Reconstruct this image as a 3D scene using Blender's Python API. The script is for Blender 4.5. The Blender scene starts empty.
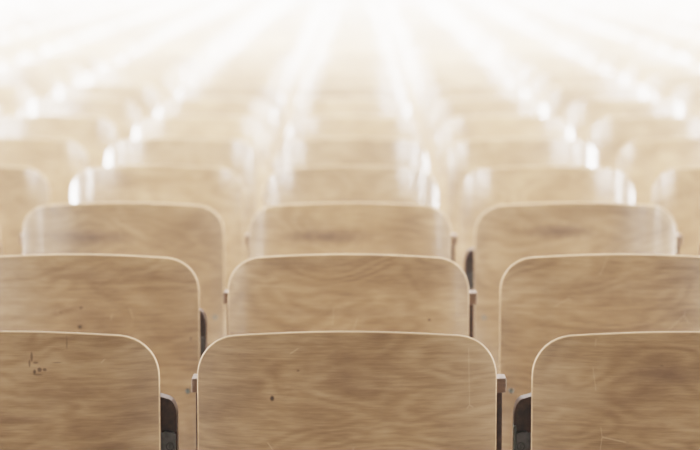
import bpy, bmesh, math, random
from mathutils import Vector, Matrix
random.seed(7)
scn = bpy.context.scene
COL = scn.collection

# ------------------------------------------------------------------ layout (metres)
PITCH, ROW, Y0 = 0.506, 0.807, 3.218      # seat pitch, row pitch, first row distance
TOP = 0.84                                # height of a backrest's top edge
W = 0.4520                                # backrest width
F_PX, PITCH_ANG = 2195.0, math.radians(7.42)
CAM = Vector((0.0150, 0.0, TOP + 0.5796))
YAW = math.atan(7.0 / F_PX)
NROWS = 28
LEAN_DEG = 1.2

# ------------------------------------------------------------------ materials
def new_mat(name):
    m = bpy.data.materials.new(name); m.use_nodes = True
    nt = m.node_tree; nt.nodes.clear()
    out = nt.nodes.new('ShaderNodeOutputMaterial')
    b = nt.nodes.new('ShaderNodeBsdfPrincipled')
    nt.links.new(b.outputs[0], out.inputs[0])
    return m, nt, b

def ramp(nt, stops):
    r = nt.nodes.new('ShaderNodeValToRGB')
    e = r.color_ramp.elements
    while len(e) < len(stops): e.new(0.5)
    for k, (p, c) in enumerate(stops):
        e[k].position = p; e[k].color = (c[0], c[1], c[2], 1)
    return r

def math_n(nt, op, a, b=None, clamp=False):
    n = nt.nodes.new('ShaderNodeMath'); n.operation = op; n.use_clamp = clamp
    for i, v in enumerate((a, b)):
        if v is None: continue
        if hasattr(v, 'links'): nt.links.new(v, n.inputs[i])
        else: n.inputs[i].default_value = v
    return n.outputs[0]

def mixc(nt, fac, a, b, mode='MIX'):
    n = nt.nodes.new('ShaderNodeMix'); n.data_type = 'RGBA'; n.blend_type = mode
    for i, v in ((0, fac), (6, a), (7, b)):
        if hasattr(v, 'links'): nt.links.new(v, n.inputs[i])
        elif i == 0: n.inputs[0].default_value = v
        else: n.inputs[i].default_value = (v[0], v[1], v[2], 1)
    return n.outputs[2]

DARK, MID, LITE = (0.082, 0.044, 0.018), (0.174, 0.104, 0.048), (0.275, 0.180, 0.096)

def plywood(name, marks=(), streaks=(), tone=1.0, gloss=1.0):
    """varnished beech plywood: flowing horizontal figure, different on every seat.
    marks: (x, z, rx, rz, strength) small dark spots; streaks: soft worn dark smears."""
    m, nt, b = new_mat(name)
    L = nt.links.new
    tc = nt.nodes.new('ShaderNodeTexCoord'); oi = nt.nodes.new('ShaderNodeObjectInfo')
    off = nt.nodes.new('ShaderNodeVectorMath'); off.operation = 'SCALE'
    cmb = nt.nodes.new('ShaderNodeCombineXYZ')
    for k, mul in enumerate((37.0, 0.0, 91.0)):
        L(math_n(nt, 'MULTIPLY', oi.outputs['Random'], mul), cmb.inputs[k])
    add = nt.nodes.new('ShaderNodeVectorMath'); add.operation = 'ADD'
    L(tc.outputs['Object'], add.inputs[0]); L(cmb.outputs[0], add.inputs[1])
    P = add.outputs[0]
    def mapped(sx, sz):
        mp = nt.nodes.new('ShaderNodeMapping'); mp.inputs['Scale'].default_value = (sx, 0.0, sz)
        L(P, mp.inputs[0]); return mp.outputs[0]
    def noise(v, s, d=3, r=.55, dist=0.):
        n = nt.nodes.new('ShaderNodeTexNoise'); n.inputs['Scale'].default_value = s
        n.inputs['Detail'].default_value = d; n.inputs['Roughness'].default_value = r
        n.inputs['Distortion'].default_value = dist
        L(v, n.inputs['Vector']); return n.outputs['Fac']
    # swirling cathedral figure: contour lines of a stretched noise field
    fld = noise(mapped(1.0, 2.6), 4.2, 2, .45, .5)
    rings = math_n(nt, 'SINE', math_n(nt, 'MULTIPLY', fld, 60.0))
    rings = math_n(nt, 'MULTIPLY_ADD', rings, 0.5); rings.node.inputs[2].default_value = 0.5
    fibre = noise(mapped(7.0, 120.0), 1.6, 4, .6)
    cloud = noise(mapped(1.0, 2.2), 5.0, 3, .55, .8)
    t = math_n(nt, 'ADD', math_n(nt, 'MULTIPLY', rings, 0.07), math_n(nt, 'MULTIPLY', fibre, 0.30))
    t = math_n(nt, 'ADD', t, math_n(nt, 'MULTIPLY', cloud, 0.40))
    big = noise(mapped(1.0, 1.0), 5.5, 2, .5, .3)
    t = math_n(nt, 'ADD', t, math_n(nt, 'MULTIPLY', big, 0.26))
    fleck = noise(mapped(22.0, 260.0), 2.0, 2, .6)
    t = math_n(nt, 'ADD', t, math_n(nt, 'MULTIPLY', fleck, 0.20))
    r = ramp(nt, ((0.40, DARK), (0.615, MID), (0.83, LITE))); L(t, r.inputs[0])
    col = r.outputs[0]
    # each panel a little lighter or darker than the next
    v = math_n(nt, 'MULTIPLY_ADD', oi.outputs['Random'], 0.34); v.node.inputs[2].default_value = 0.72 * tone
    hsv = nt.nodes.new('ShaderNodeHueSaturation'); L(v, hsv.inputs['Value']); L(col, hsv.inputs['Color'])
    hsv.inputs['Saturation'].default_value = 0.89
    col = hsv.outputs[0]
    sep = nt.nodes.new('ShaderNodeSeparateXYZ'); L(tc.outputs['Object'], sep.inputs[0])
    wob = noise(mapped(1, 1), 60, 2)
    def ellipse(x, z, rx, rz, soft, wobble):
        dx = math_n(nt, 'DIVIDE', math_n(nt, 'SUBTRACT', sep.outputs[0], x), rx)
        dz = math_n(nt, 'DIVIDE', math_n(nt, 'SUBTRACT', sep.outputs[2], z), rz)
        d = math_n(nt, 'SQRT', math_n(nt, 'ADD', math_n(nt, 'MULTIPLY', dx, dx), math_n(nt, 'MULTIPLY', dz, dz)))
        if wobble: d = math_n(nt, 'ADD', d, math_n(nt, 'MULTIPLY', math_n(nt, 'SUBTRACT', wob, .5), wobble))
        f = math_n(nt, 'DIVIDE', math_n(nt, 'SUBTRACT', 1.0 + soft, d), 2 * soft, True)
        return f
    for (x, z, rx, rz, s) in marks:
        col = mixc(nt, math_n(nt, 'MULTIPLY', ellipse(x, z, rx, rz, .3, 1.2), s), col, (.022, .014, .010))
    for (x, z, rx, rz, s) in streaks:
        col = mixc(nt, math_n(nt, 'MULTIPLY', ellipse(x, z, rx, rz, .9, 1.4), s), col, (.050, .030, .020))
    # fine pale scratches
    vor = nt.nodes.new('ShaderNodeTexVoronoi'); vor.feature = 'DISTANCE_TO_EDGE'
    L(mapped(1.0, .55), vor.inputs['Vector']); vor.inputs['Scale'].default_value = 9
    sc = math_n(nt, 'LESS_THAN', vor.outputs['Distance'], 0.0035)
    gate = math_n(nt, 'GREATER_THAN', noise(mapped(1, 1), 9, 2), 0.60)
    col = mixc(nt, math_n(nt, 'MULTIPLY', math_n(nt, 'MULTIPLY', sc, gate), 0.12), col, (.62, .48, .34))
    L(col, b.inputs['Base Color'])
    b.inputs['Roughness'].default_value = 0.40
    b.inputs['Specular IOR Level'].default_value = 0.22
    b.inputs['Coat IOR'].default_value = 2.2; b.inputs['Coat Weight'].default_value = gloss; b.inputs['Coat Roughness'].default_value = 0.16
    bmp = nt.nodes.new('ShaderNodeBump'); bmp.inputs['Strength'].default_value = 0.06
    bmp.inputs['Distance'].default_value = 0.002
    L(fibre, bmp.inputs['Height']); L(bmp.outputs[0], b.inputs['Normal'])
    return m

def simple(name, base, rough, metal=0.0, spec=.5, var=.12, scale=(30, 30, 30)):
    m, nt, b = new_mat(name)
    tc = nt.nodes.new('ShaderNodeTexCoord'); mp = nt.nodes.new('ShaderNodeMapping')
    mp.inputs['Scale'].default_value = scale
    n = nt.nodes.new('ShaderNodeTexNoise'); n.inputs['Scale'].default_value = 3; n.inputs['Detail'].default_value = 4
    nt.links.new(tc.outputs['Object'], mp.inputs[0]); nt.links.new(mp.outputs[0], n.inputs['Vector'])
    r = ramp(nt, ((.3, [c * (1 - var) for c in base]), (.7, [min(1, c * (1 + var)) for c in base])))
    nt.links.new(n.outputs['Fac'], r.inputs[0]); nt.links.new(r.outputs[0], b.inputs['Base Color'])
    b.inputs['Roughness'].default_value = rough; b.inputs['Metallic'].default_value = metal
    b.inputs['Specular IOR Level'].default_value = spec
    return m

M_PLY = plywood('varnished_plywood')
M_EDGE = simple('plywood_edge', (.22, .145, .083), .6, var=.2, scale=(4, 60, 60))
M_ARM = simple('armrest_wood', (.085, .047, .026), .45, var=.25, scale=(8, 8, 60))
M_STEEL = simple('dark_lacquered_steel', (.034, .016, .009), .42, .0, .25, .5)
M_BOX = simple('grey_hinge_steel', (.062, .060, .058), .45, .0, .3, .3)
M_BOLT = simple('zinc_bolt', (.085, .095, .088), .28, .95)
M_PAN = simple('seat_pan_wood', (.30, .19, .11), .4, var=.2, scale=(3, 10, 40))

# ------------------------------------------------------------------ mesh builders
def link(name, me, parent=None, loc=(0, 0, 0)):
    o = bpy.data.objects.new(name, me); COL.objects.link(o)
    o.parent = parent; o.location = loc
    return o

def to_mesh(bm, name, mats, smooth=True):
    bmesh.ops.recalc_face_normals(bm, faces=bm.faces[:])
    me = bpy.data.meshes.new(name); bm.to_mesh(me); bm.free()
    for m in mats: me.materials.append(m)
    for p in me.polygons: p.use_smooth = smooth
    return me

def bow(u):                              # bow across the width, tighter towards the sides
    return .011 * u * u + .021 * u ** 4

def lean(z):                             # slight lean and crown over the height
    v = (z - .375) / (TOP - .375)
    return .004 * (v - .55) ** 2 + math.tan(math.radians(LEAN_DEG)) * (z - .70)

def back_mesh(name, mat, w=W, top=TOP, bot=0.375, t=0.0080, r=0.060, sag=0.024, arch=0.0140, nu=44, nv=18):
    """bent-plywood panel: bowed towards the viewer behind it, rounded corners, pale laminated edge"""
    bm = bmesh.new(); h = w / 2
    xs = [h * math.sin(math.pi / 2 * (-1 + 2 * i / nu)) * 1.0 for i in range(nu + 1)]
    def drop(x, rr, p=2.0):
        a = abs(x) - (h - rr)
        if a <= 0: return 0.0
        q = min(1.0, a / rr)
        return rr * (1 - (1 - q ** p) ** (1 / p))
    def surf(x, z, off):
        u = x / h
        nx, ny = (bow(u + .01) - bow(u - .01)) / (.02 * h), -1.0                       # outward (viewer side) normal of the bow
        l = math.hypot(nx, ny)
        v = (z - bot) / (top - bot)
        y = bow(u) + lean(z) + off * (1.0 / l)
        return (x, y, z)
    def grid(off, inset):
        g = []
        for x in xs:
            xx = x * (1 - inset / h)
            zt = top - arch * (x / h) ** 2 - drop(x, r, 2.15) - inset
            zb = bot + drop(x, .045) + inset
            g.append([bm.verts.new(surf(xx, zb + (zt - zb) * j / nv, off)) for j in range(nv + 1)])
        return g
    c = .0016
    A = grid(0.0, c); B = grid(t, c)
    for g in (A, B):
        for i in range(nu):
            for j in range(nv):
                bm.faces.new((g[i][j], g[i + 1][j], g[i + 1][j + 1], g[i][j + 1])).material_index = 0
    def loop(g):
        return [g[i][0] for i in range(nu + 1)] + [g[nu][j] for j in range(1, nv + 1)] + \
               [g[i][nv] for i in range(nu - 1, -1, -1)] + [g[0][j] for j in range(nv - 1, 0, -1)]
    la, lb = loop(A), loop(B)
    # rim: two rounded shoulders between the faces
    def ring(off):
        out = []
        for va in la:
            x, z = va.co.x, va.co.z
            # push outward from the panel's middle by the inset
            cx = max(-(h - r), min(h - r, x)); cz = max(bot + r, min(top - r, z))
            d = Vector((x - cx, 0, z - cz))
            d = d.normalized() * c if d.length > 1e-6 else Vector((0, 0, 0))
            yy = va.co.y + off
            out.append(bm.verts.new((x + d.x, yy, z + d.z)))
        return out
    r1, r2 = ring(c), ring(t - c)
    n = len(la)
    for lp in (la, lb):
        for k in range(n):
            e = bm.edges.get((lp[k], lp[(k + 1) % n]))
            if e: e.smooth = False
    for a, b_ in ((la, r1), (r1, r2), (r2, lb)):
        for k in range(n):
            f = bm.faces.new((a[k], a[(k + 1) % n], b_[(k + 1) % n], b_[k])); f.material_index = 1
    return to_mesh(bm, name, (mat, M_EDGE))

def box(bm, x0, x1, y0, y1, z0, z1, bev=0.0, mi=0):
    vs = [bm.verts.new((x, y, z)) for x in (x0, x1) for y in (y0, y1) for z in (z0, z1)]
    idx = ((0, 1, 3, 2), (4, 6, 7, 5), (0, 4, 5, 1), (2, 3, 7, 6), (0, 2, 6, 4), (1, 5, 7, 3))
    fs = [bm.faces.new([vs[i] for i in q]) for q in idx]
    for f in fs: f.material_index = mi
    if bev:
        ed = list({e for f in fs for e in f.edges})
        bmesh.ops.bevel(bm, geom=ed, offset=bev, segments=2, affect='EDGES', profile=.5)

def prism_x(bm, prof, x0, x1, bev=0.0):
    """profile of (y, z) points extruded along x"""
    a = [bm.verts.new((x0, y, z)) for y, z in prof]; b = [bm.verts.new((x1, y, z)) for y, z in prof]
    n = len(prof)
    f0 = bm.faces.new(a); f1 = bm.faces.new(b[::-1])
    for k in range(n): bm.faces.new((a[k], b[k], b[(k + 1) % n], a[(k + 1) % n]))
    if bev:
        ed = list(f0.edges) + list(f1.edges)
        bmesh.ops.bevel(bm, geom=ed, offset=bev, segments=2, affect='EDGES', profile=.5)

def prism_y(bm, prof, y0, y1, bev=0.0):
    """outline of (x, z) points extruded along y"""
    a = [bm.verts.new((x, y0, z)) for x, z in prof]; b = [bm.verts.new((x, y1, z)) for x, z in prof]
    n = len(prof)
    f0 = bm.faces.new(a); f1 = bm.faces.new(b[::-1])
    for k in range(n): bm.faces.new((a[k], b[k], b[(k + 1) % n], a[(k + 1) % n]))
    if bev:
        bmesh.ops.bevel(bm, geom=list(f0.edges) + list(f1.edges), offset=bev, segments=2, affect='EDGES', profile=.5)

def plate_mesh(s):                     # hinge cheek beside the panel: rounded outer shoulder (outer side = s); origin on its outer edge
    bm = bmesh.new()
    prof = [(-.042, .46), (0, .46)]
    for k in range(0, 11):
        a = math.radians(90 * k / 10)
        prof.append((-.016 + .016 * math.cos(a), .694 + .030 * math.sin(a)))
    prof += [(-.030, .7285), (-.042, .729)]
    prism_y(bm, [(x * s, z) for x, z in prof], .072, .100, .0018)
    return to_mesh(bm, 'hinge_cheek', (M_STEEL,), False)

def box_mesh(s):
    bm = bmesh.new()
    prof = [(-.039, .465), (-.002, .465), (-.002, .668), (-.005, .672), (-.018, .674), (-.021, .671), (-.039, .671)]
    prism_y(bm, [(x * s, z) for x, z in prof], .066, .074, .0015)
    return to_mesh(bm, 'hinge_box', (M_BOX,), False)

def strip_mesh(s):  # bright strip added where the box's outer edge catches light
    bm = bmesh.new()
    box(bm, *sorted((-.0035 * s, .0012 * s)), .064, .090, .465, .682, .001)
    return to_mesh(bm, 'lit_edge_strip', (M_BOLT,), False)

def upright_mesh():                    # leg: flat steel post with a foot on the floor
    bm = bmesh.new()
    box(bm, -.006, .006, .050, .076, 0.0, .738, .002)
    box(bm, -.015, .015, .000, .190, 0.0, .012, .004)
    return to_mesh(bm, 'upright', (M_STEEL,), False)

def arm_mesh():                        # short wooden arm block
    bm = bmesh.new()
    box(bm, -.010, .010, .046, .085, .738, .760, .002)
    return to_mesh(bm, 'armrest', (M_ARM,), False)

def bolt_mesh():
    bm = bmesh.new()
    # domed bolt head seen from behind the panel
    rings = []
    R = .0052
    for k in range(5):
        a = math.radians(90 * k / 4)
        rr, yy = R * math.cos(a), -.0026 * math.sin(a)
        if k == 4: rings.append([bm.verts.new((0, yy, 0))])
        else: rings.append([bm.verts.new((rr * math.cos(q * math.pi / 6), yy, rr * math.sin(q * math.pi / 6))) for q in range(12)])
    for k in range(3):
        for q in range(12):
            bm.faces.new((rings[k][q], rings[k][(q + 1) % 12], rings[k + 1][(q + 1) % 12], rings[k + 1][q]))
    for q in range(12): bm.faces.new((rings[3][q], rings[3][(q + 1) % 12], rings[4][0]))
    return to_mesh(bm, 'bolt', (M_BOLT,))

def pan_mesh():                        # the tip-up seat, folded upright on the sitter's side
    bm = bmesh.new(); nu, nv = 16, 10; w = .40
    def P(i, j, off):
        x = (-1 + 2 * i / nu); v = j / nv
        k = 1 - .12 * max(0, abs(x) - .8) / .2 * (v > .8)
        return (x * w / 2 * k, .105 + .035 * math.sin(v * math.pi) + off, .44 + .285 * v)
    A = [[bm.verts.new(P(i, j, 0)) for j in range(nv + 1)] for i in range(nu + 1)]
    B = [[bm.verts.new(P(i, j, .013)) for j in range(nv + 1)] for i in range(nu + 1)]
    for g in (A, B):
        for i in range(nu):
            for j in range(nv): bm.faces.new((g[i][j], g[i + 1][j], g[i + 1][j + 1], g[i][j + 1]))
    def loop(g):
        return [g[i][0] for i in range(nu + 1)] + [g[nu][j] for j in range(1, nv + 1)] + \
               [g[i][nv] for i in range(nu - 1, -1, -1)] + [g[0][j] for j in range(nv - 1, 0, -1)]
    la, lb = loop(A), loop(B)
    for k in range(len(la)): bm.faces.new((la[k], la[(k + 1) % len(la)], lb[(k + 1) % len(la)], lb[k]))
    return to_mesh(bm, 'seat_pan', (M_PAN,))

def emblem_mesh(side):                 # small ring-and-letter mark cast into the hinge box
    cu = bpy.data.curves.new('emblem', 'FONT'); cu.body = 'E'; cu.size = .0085
    cu.align_x = 'CENTER'; cu.align_y = 'CENTER'; cu.extrude = .0004
    o = bpy.data.objects.new('emblem_text', cu); COL.objects.link(o)
    dg = bpy.context.evaluated_depsgraph_get(); dg.update()
    me = bpy.data.meshes.new_from_object(o.evaluated_get(dg))
    bpy.data.objects.remove(o); bpy.data.curves.remove(cu)
    bm = bmesh.new(); bm.from_mesh(me)
    R0, R1 = .0048, .0062
    a = [[bm.verts.new((rr * math.cos(q * math.pi / 16), rr * math.sin(q * math.pi / 16), z)) for q in range(32)]
         for rr, z in ((R0, 0), (R0, .0006), (R1, .0006), (R1, 0))]
    for k in range(4):
        for q in range(32):
            bm.faces.new((a[k][q], a[k][(q + 1) % 32], a[(k + 1) % 4][(q + 1) % 32], a[(k + 1) % 4][q]))
    # lie on the box's rear face, readable from behind the seat
    bmesh.ops.transform(bm, matrix=Matrix.Rotation(math.radians(90), 4, 'X'), verts=bm.verts[:])
    return to_mesh(bm, 'emblem', (simple('emblem_black_%s' % ('a' if side > 0 else 'b'), (.006, .006, .006), .4),), False)

ME = dict(plate={1: plate_mesh(1), -1: plate_mesh(-1)}, hbox={1: box_mesh(1), -1: box_mesh(-1)}, up=upright_mesh(), arm=arm_mesh(), bolt=bolt_mesh(), pan=pan_mesh())
BACK = back_mesh('backrest', M_PLY)

# panels that carry marks of their own: (row, column) -> mesh with its own plywood
def px2panel(row, px, py):
    """photo pixel -> (x, z) on that row's panel plane; used only to read marks off the photograph"""
    d = Vector(((px - 350.0) / F_PX, 1.0, -(py - 225.0) / F_PX))
    c, s = math.cos(PITCH_ANG), math.sin(PITCH_ANG)
    v = Vector((d.x, c * d.y + s * d.z, -s * d.y + c * d.z))
    v = Matrix.Rotation(YAW, 3, 'Z') @ v
    y = Y0 + row * ROW
    k = y / v.y
    return CAM.x + v.x * k, CAM.z + v.z * k

def mk(row, col, pts):
    out = []
    for (px, py, rx, ry, s) in pts:
        x, z = px2panel(row, px, py); sc = (Y0 + row * ROW) / F_PX
        out.append((x - col * PITCH, z, rx * sc, ry * sc, s))
    return out

SPECIAL = {
    (0, 0): (mk(0, 0, [(272, 399, 2.0, 2.6, .95), (298, 371, 1.3, 1.0, .5), (239, 356, .8, .7, .4)]),
             mk(0, 0, [(350, 380, 40, 16, .22), (300, 345, 30, 8, .15)])),
    (0, -1): (mk(0, -1, [(36, 372, 1.6, 2.6, .8), (41, 370, 2.2, 2.2, .75), (46, 370, 2.0, 1.6, .7), (33, 357, 1.2, 4.6, .6),
                         (37, 363, 2.6, 1.2, .55), (31, 364, 1.0, 3.4, .55), (39, 375, 4.5, .9, .5), (58, 363, 5, .7, .4), (68, 343, .8, 7, .35)]),
              mk(0, -1, [(20, 420, 22, 3, .35), (60, 400, 30, 10, .15)])),
    (0, 1): (mk(0, 1, [(663, 366, 2, 1, .3)]), mk(0, 1, [(668, 376, 34, 7, .45), (600, 400, 40, 12, .2)])),
    (1, -1): (mk(1, -1, [(81, 308, 1.6, 1.1, .8), (80, 327, 2.0, 1.8, .9), (61, 313, 1.5, .8, .5), (190, 341, .9, 2.2, .5)]),
              mk(1, -1, [(60, 312, 26, 5, .25), (100, 275, 50, 5, .2)])),
    (1, 0): (mk(1, 0, [(430, 321, 1.1, 1.3, .8)]), mk(1, 0, [(300, 264, 50, 6, .35), (330, 313, 60, 4, .2)])),
    (1, 1): ((), mk(1, 1, [(600, 290, 50, 10, .25), (644, 328, 12, 4, .35)])),
    (2, -1): ((), mk(2, -1, [(95, 238, 28, 5, .85)])),
    (2, 0): ((), mk(2, 0, [(325, 237, 32, 5, .9), (300, 225, 30, 6, .2)])),
    (2, 1): ((), mk(2, 1, [(560, 232, 26, 5, .9), (545, 215, 40, 6, .2)])),
}
for (r, c), (mks, stk) in list(SPECIAL.items()):
    SPECIAL[(r, c)] = back_mesh('backrest_worn', plywood('worn_plywood_%d_%d' % (r, c + 1), mks, stk, tone=(.74, .88, 1.0)[r], gloss=(.04, .24, .50)[r]))

# ------------------------------------------------------------------ labels
ORD = ('first second third fourth fifth sixth seventh eighth ninth tenth eleventh twelfth thirteenth fourteenth fifteenth '
       'sixteenth seventeenth eighteenth nineteenth').split()
def ordinal(n):
    if n <= 19: return ORD[n - 1]
    return ('twentieth' if n == 20 else 'thirtieth') if n % 10 == 0 else ('twenty-' if n < 30 else 'thirty-') + ORD[n % 10 - 1]
NEAR = {
    (0, 0): 'front row middle plywood seat back with one small black hole mark',
    (0, -1): 'front row plywood seat back with a dark scribble scratched near its top',
    (0, 1): 'front row plywood seat back with a dark smear, right of the black hole mark',
    (1, -1): 'second row plywood seat back with several dark dots, behind the scribbled one',
    (1, 0): 'second row middle plywood seat back with a dark grain band along its top',
    (1, 1): 'second row plywood seat back with mottled swirling grain, right of the middle one',
    (2, -1): 'third row plywood seat back with a grey smudge, left of the middle one',
    (2, 0): 'third row middle plywood seat back with a long grey smudge across it',
    (2, 1): 'third row plywood seat back with a short grey smudge, right of the middle one',
}
def label_for(r, c):
    if (r, c) in NEAR: return NEAR[(r, c)]
    look = 'plywood seat back' if r < 4 else 'blurred pale wooden seat back' if r < 9 else 'hazy white-lit wooden seat back'
    where = 'the middle file' if c == 0 else '%s seat %s of the middle file' % (ordinal(abs(c)), 'left' if c < 0 else 'right')
    return '%s, %s row, %s' % (look, ordinal(r + 1), where)

# ------------------------------------------------------------------ seats
def build_seat(col_kind):
    """one seat of a kind; every part a mesh of its own. col_kind: -1, 0, 1 = side on which armrests sit"""
    root = bpy.data.objects.new('auditorium_seat', None); COL.objects.link(root)
    root.empty_display_size = .1
    link('backrest', BACK, root)
    link('seat_pan', ME['pan'], root)
    for s in (-1, 1):
        pl = link('hinge_cheek', ME['plate'][s], root, (s * .2050, 0, 0))
        link('hinge_box', ME['hbox'][s], pl)
        link('leg', ME['up'], root, (s * .2170 if col_kind * s < 0 else s * .2265 + .0030, 0, 0))
        link('bolt', ME['bolt'], root, (s * (W / 2 - .0225), sag_y(W / 2 - .0225), TOP - .262))
        if col_kind == 0 or s == col_kind:
            link('armrest', ME['arm'], root, (s * .2285 + .0030, 0, 0))
    return root

def sag_y(x):
    return bow(x / (W / 2)) + lean(TOP - .262) + .0002

def copy_tree(o, parent=None):
    c = o.copy(); COL.objects.link(c); c.parent = parent
    for ch in list(o.children): copy_tree(ch, c)
    return c

protos, first_used = {k: build_seat(k) for k in (-1, 0, 1)}, set()
GROUP = 'folding plywood seats in the auditorium rows'
rnd = random.Random(3)
# brackets that lean out of the gap beside a seat in the photograph: (row, col) -> (side, outward shift)
LEAN = {(0, -1): (1, .0430), (0, 1): (-1, .0445), (1, -1): (1, .0300), (2, 1): (-1, .0405)}
NUDGE = {(0, 1): -.0015, (0, -1): -.0025, (1, -1): -.001, (1, 1): .004, (1, 0): .001}
seats = {}
for r in range(NROWS):
    y = Y0 + r * ROW
    half_l = (350 - 7 + 22) / F_PX * y + W / 2; half_r = (350 + 7 + 22) / F_PX * y + W / 2
    cs = [c for c in range(-30, 31) if -half_l < c * PITCH - CAM.x < half_r]
    for c in cs:
        kind = (c > 0) - (c < 0)
        if kind in first_used: root = copy_tree(protos[kind])
        else: root = protos[kind]; first_used.add(kind)
        j = (0, 0, 0) if r < 1 else (rnd.uniform(-.002, .002), rnd.uniform(-.006, .006), 0)
        root.location = (c * PITCH + j[0], y + j[1], 0)
        root.location.x += NUDGE.get((r, c), 0)
        root.rotation_euler = (0, 0, math.radians(rnd.uniform(-.7, .7) * (1 if r < 3 else 3.2 if r < 6 else 5.0)))
        root['label'] = label_for(r, c); root['category'] = 'seat'; root['group'] = GROUP
        seats[(r, c)] = root
for (r, c), root in seats.items():
    if (r, c) in SPECIAL:
        [k for k in root.children if k.name.startswith('backrest')][0].data = SPECIAL[(r, c)]
    if r > 2:                                   # further rows: legs tucked in behind the panel
        for k in root.children:
            if k.name.startswith('leg'): k.location.x = math.copysign(.2080, k.location.x)
            if k.name.startswith('armrest'): k.location.x = math.copysign(.2200, k.location.x)
            if k.name.startswith('backrest'):
                th = math.radians((3.1 if r < 6 else 3.2) + rnd.uniform(-.9, .9))
                k.rotation_euler = (-th, 0, 0); k.location.y = -.70 * math.tan(th)
    if (r, c) in LEAN:
        s, dx = LEAN[(r, c)]
        for k in root.children:
            if k.name.startswith('hinge_cheek') and k.location.x * s > 0: k.location.x += s * dx
# the ring-and-letter mark on the two nearest hinge boxes
for (r, c, s) in ((0, -1, 1), (0, 1, -1)):
    for k in seats[(r, c)].children:
        if k.name.startswith('hinge_cheek') and k.location.x * s > 0:
            hb = [q for q in k.children][0]
            e = link('emblem', emblem_mesh(s), k, (s * -.0105, .0658, .651))
            if s < 0: link('lit_edge_strip', strip_mesh(s), k)
            e['label'] = 'small black ring with the letter E on the hinge'

# ------------------------------------------------------------------ floor
def floor():
    m, nt, b = new_mat('pale_screed')
    tc = nt.nodes.new('ShaderNodeTexCoord'); n = nt.nodes.new('ShaderNodeTexNoise')
    n.inputs['Scale'].default_value = 2.5; n.inputs['Detail'].default_value = 5
    nt.links.new(tc.outputs['Object'], n.inputs['Vector'])
    r = ramp(nt, ((.3, (.56, .50, .43)), (.7, (.68, .62, .55))))
    nt.links.new(n.outputs['Fac'], r.inputs[0]); nt.links.new(r.outputs[0], b.inputs['Base Color'])
    b.inputs['Roughness'].default_value = .35
    bm = bmesh.new()
    vs = [bm.verts.new(p) for p in ((-14, -8, 0), (14, -8, 0), (14, 46, 0), (-14, 46, 0))]
    bm.faces.new(vs)
    me = to_mesh(bm, 'floor', (m,), False)
    o = link('floor', me); o['kind'] = 'structure'
floor()

HAZE = 0.0074
# ------------------------------------------------------------------ light
w = bpy.data.worlds.new('bright_hall'); scn.world = w; w.use_nodes = True
nt = w.node_tree; bg = nt.nodes['Background']
bg.inputs['Color'].default_value = (1.0, .965, .925, 1); bg.inputs['Strength'].default_value = .06
vs = nt.nodes.new('ShaderNodeVolumeScatter')                 # scattering air added for the white veil over the far rows
vs.inputs['Color'].default_value = (1, .99, .975, 1)
vs.inputs['Density'].default_value = HAZE; vs.inputs['Anisotropy'].default_value = 0.0
nt.links.new(vs.outputs[0], nt.nodes['World Output'].inputs['Volume'])
w.cycles.homogeneous_volume = True
scn.cycles.volume_bounces = 1

def area(name, loc, aim, sx, sy, watts, color=(1, .96, .935)):
    l = bpy.data.lights.new(name, 'AREA'); l.shape = 'RECTANGLE'; l.size = sx; l.size_y = sy
    l.energy = watts; l.color = color
    o = bpy.data.objects.new(name, l); COL.objects.link(o); o.location = loc
    o.rotation_euler = (Vector(aim) - Vector(loc)).to_track_quat('-Z', 'Y').to_euler()
    return o
# fill lamp added for the soft light of the hall: dim over the near rows
area('overhead_fill', (0, 2, 6.0), (0, 3, 0), 14, 10, 40)
# lamps added overhead to brighten the far rows, tilted up the hall
area('far_row_fill', (0, 5.0, 5.0), (0, 12.0, 0.8), 14, 3.0, 3600)
area('far_row_fill', (0, 10.0, 5.5), (0, 16.5, 0.3), 16, 3.5, 14000)
area('far_row_fill', (0, 16.5, 6.0), (0, 23.0, 0.3), 18, 3.5, 12000)
# tall windows along both side walls
for s in (-1, 1):
    for y, wd, e in ((-14, .6, 220), (-9, .5, 230), (-4, .5, 260), (1, .8, 1000), (6, 2.6, 1800), (11, 2.6, 1800), (16, 2.6, 1800)):
        area('side_window', (s * 7.5, y, 2.3), (0, y + 6.0, 1.2), wd, 4.2, e)
area('stage_window', (0, 34, 5.0), (0, 14, .8), 16, 6, 1500)

# ------------------------------------------------------------------ camera
cd = bpy.data.cameras.new('camera'); cam = bpy.data.objects.new('camera', cd); COL.objects.link(cam)
cam.location = CAM
cam.rotation_euler = (math.pi / 2 - PITCH_ANG, 0, YAW)
cd.sensor_width = 36; cd.lens = F_PX * 36 / 700
cd.clip_end = 200
cd.dof.use_dof = True; cd.dof.focus_distance = 3.46
cd.dof.aperture_fstop = (cd.lens / 1000) / .031
scn.camera = cam
scn.view_settings.view_transform = 'Filmic'
scn.view_settings.look = 'Very High Contrast'
scn.view_settings.exposure = -0.30
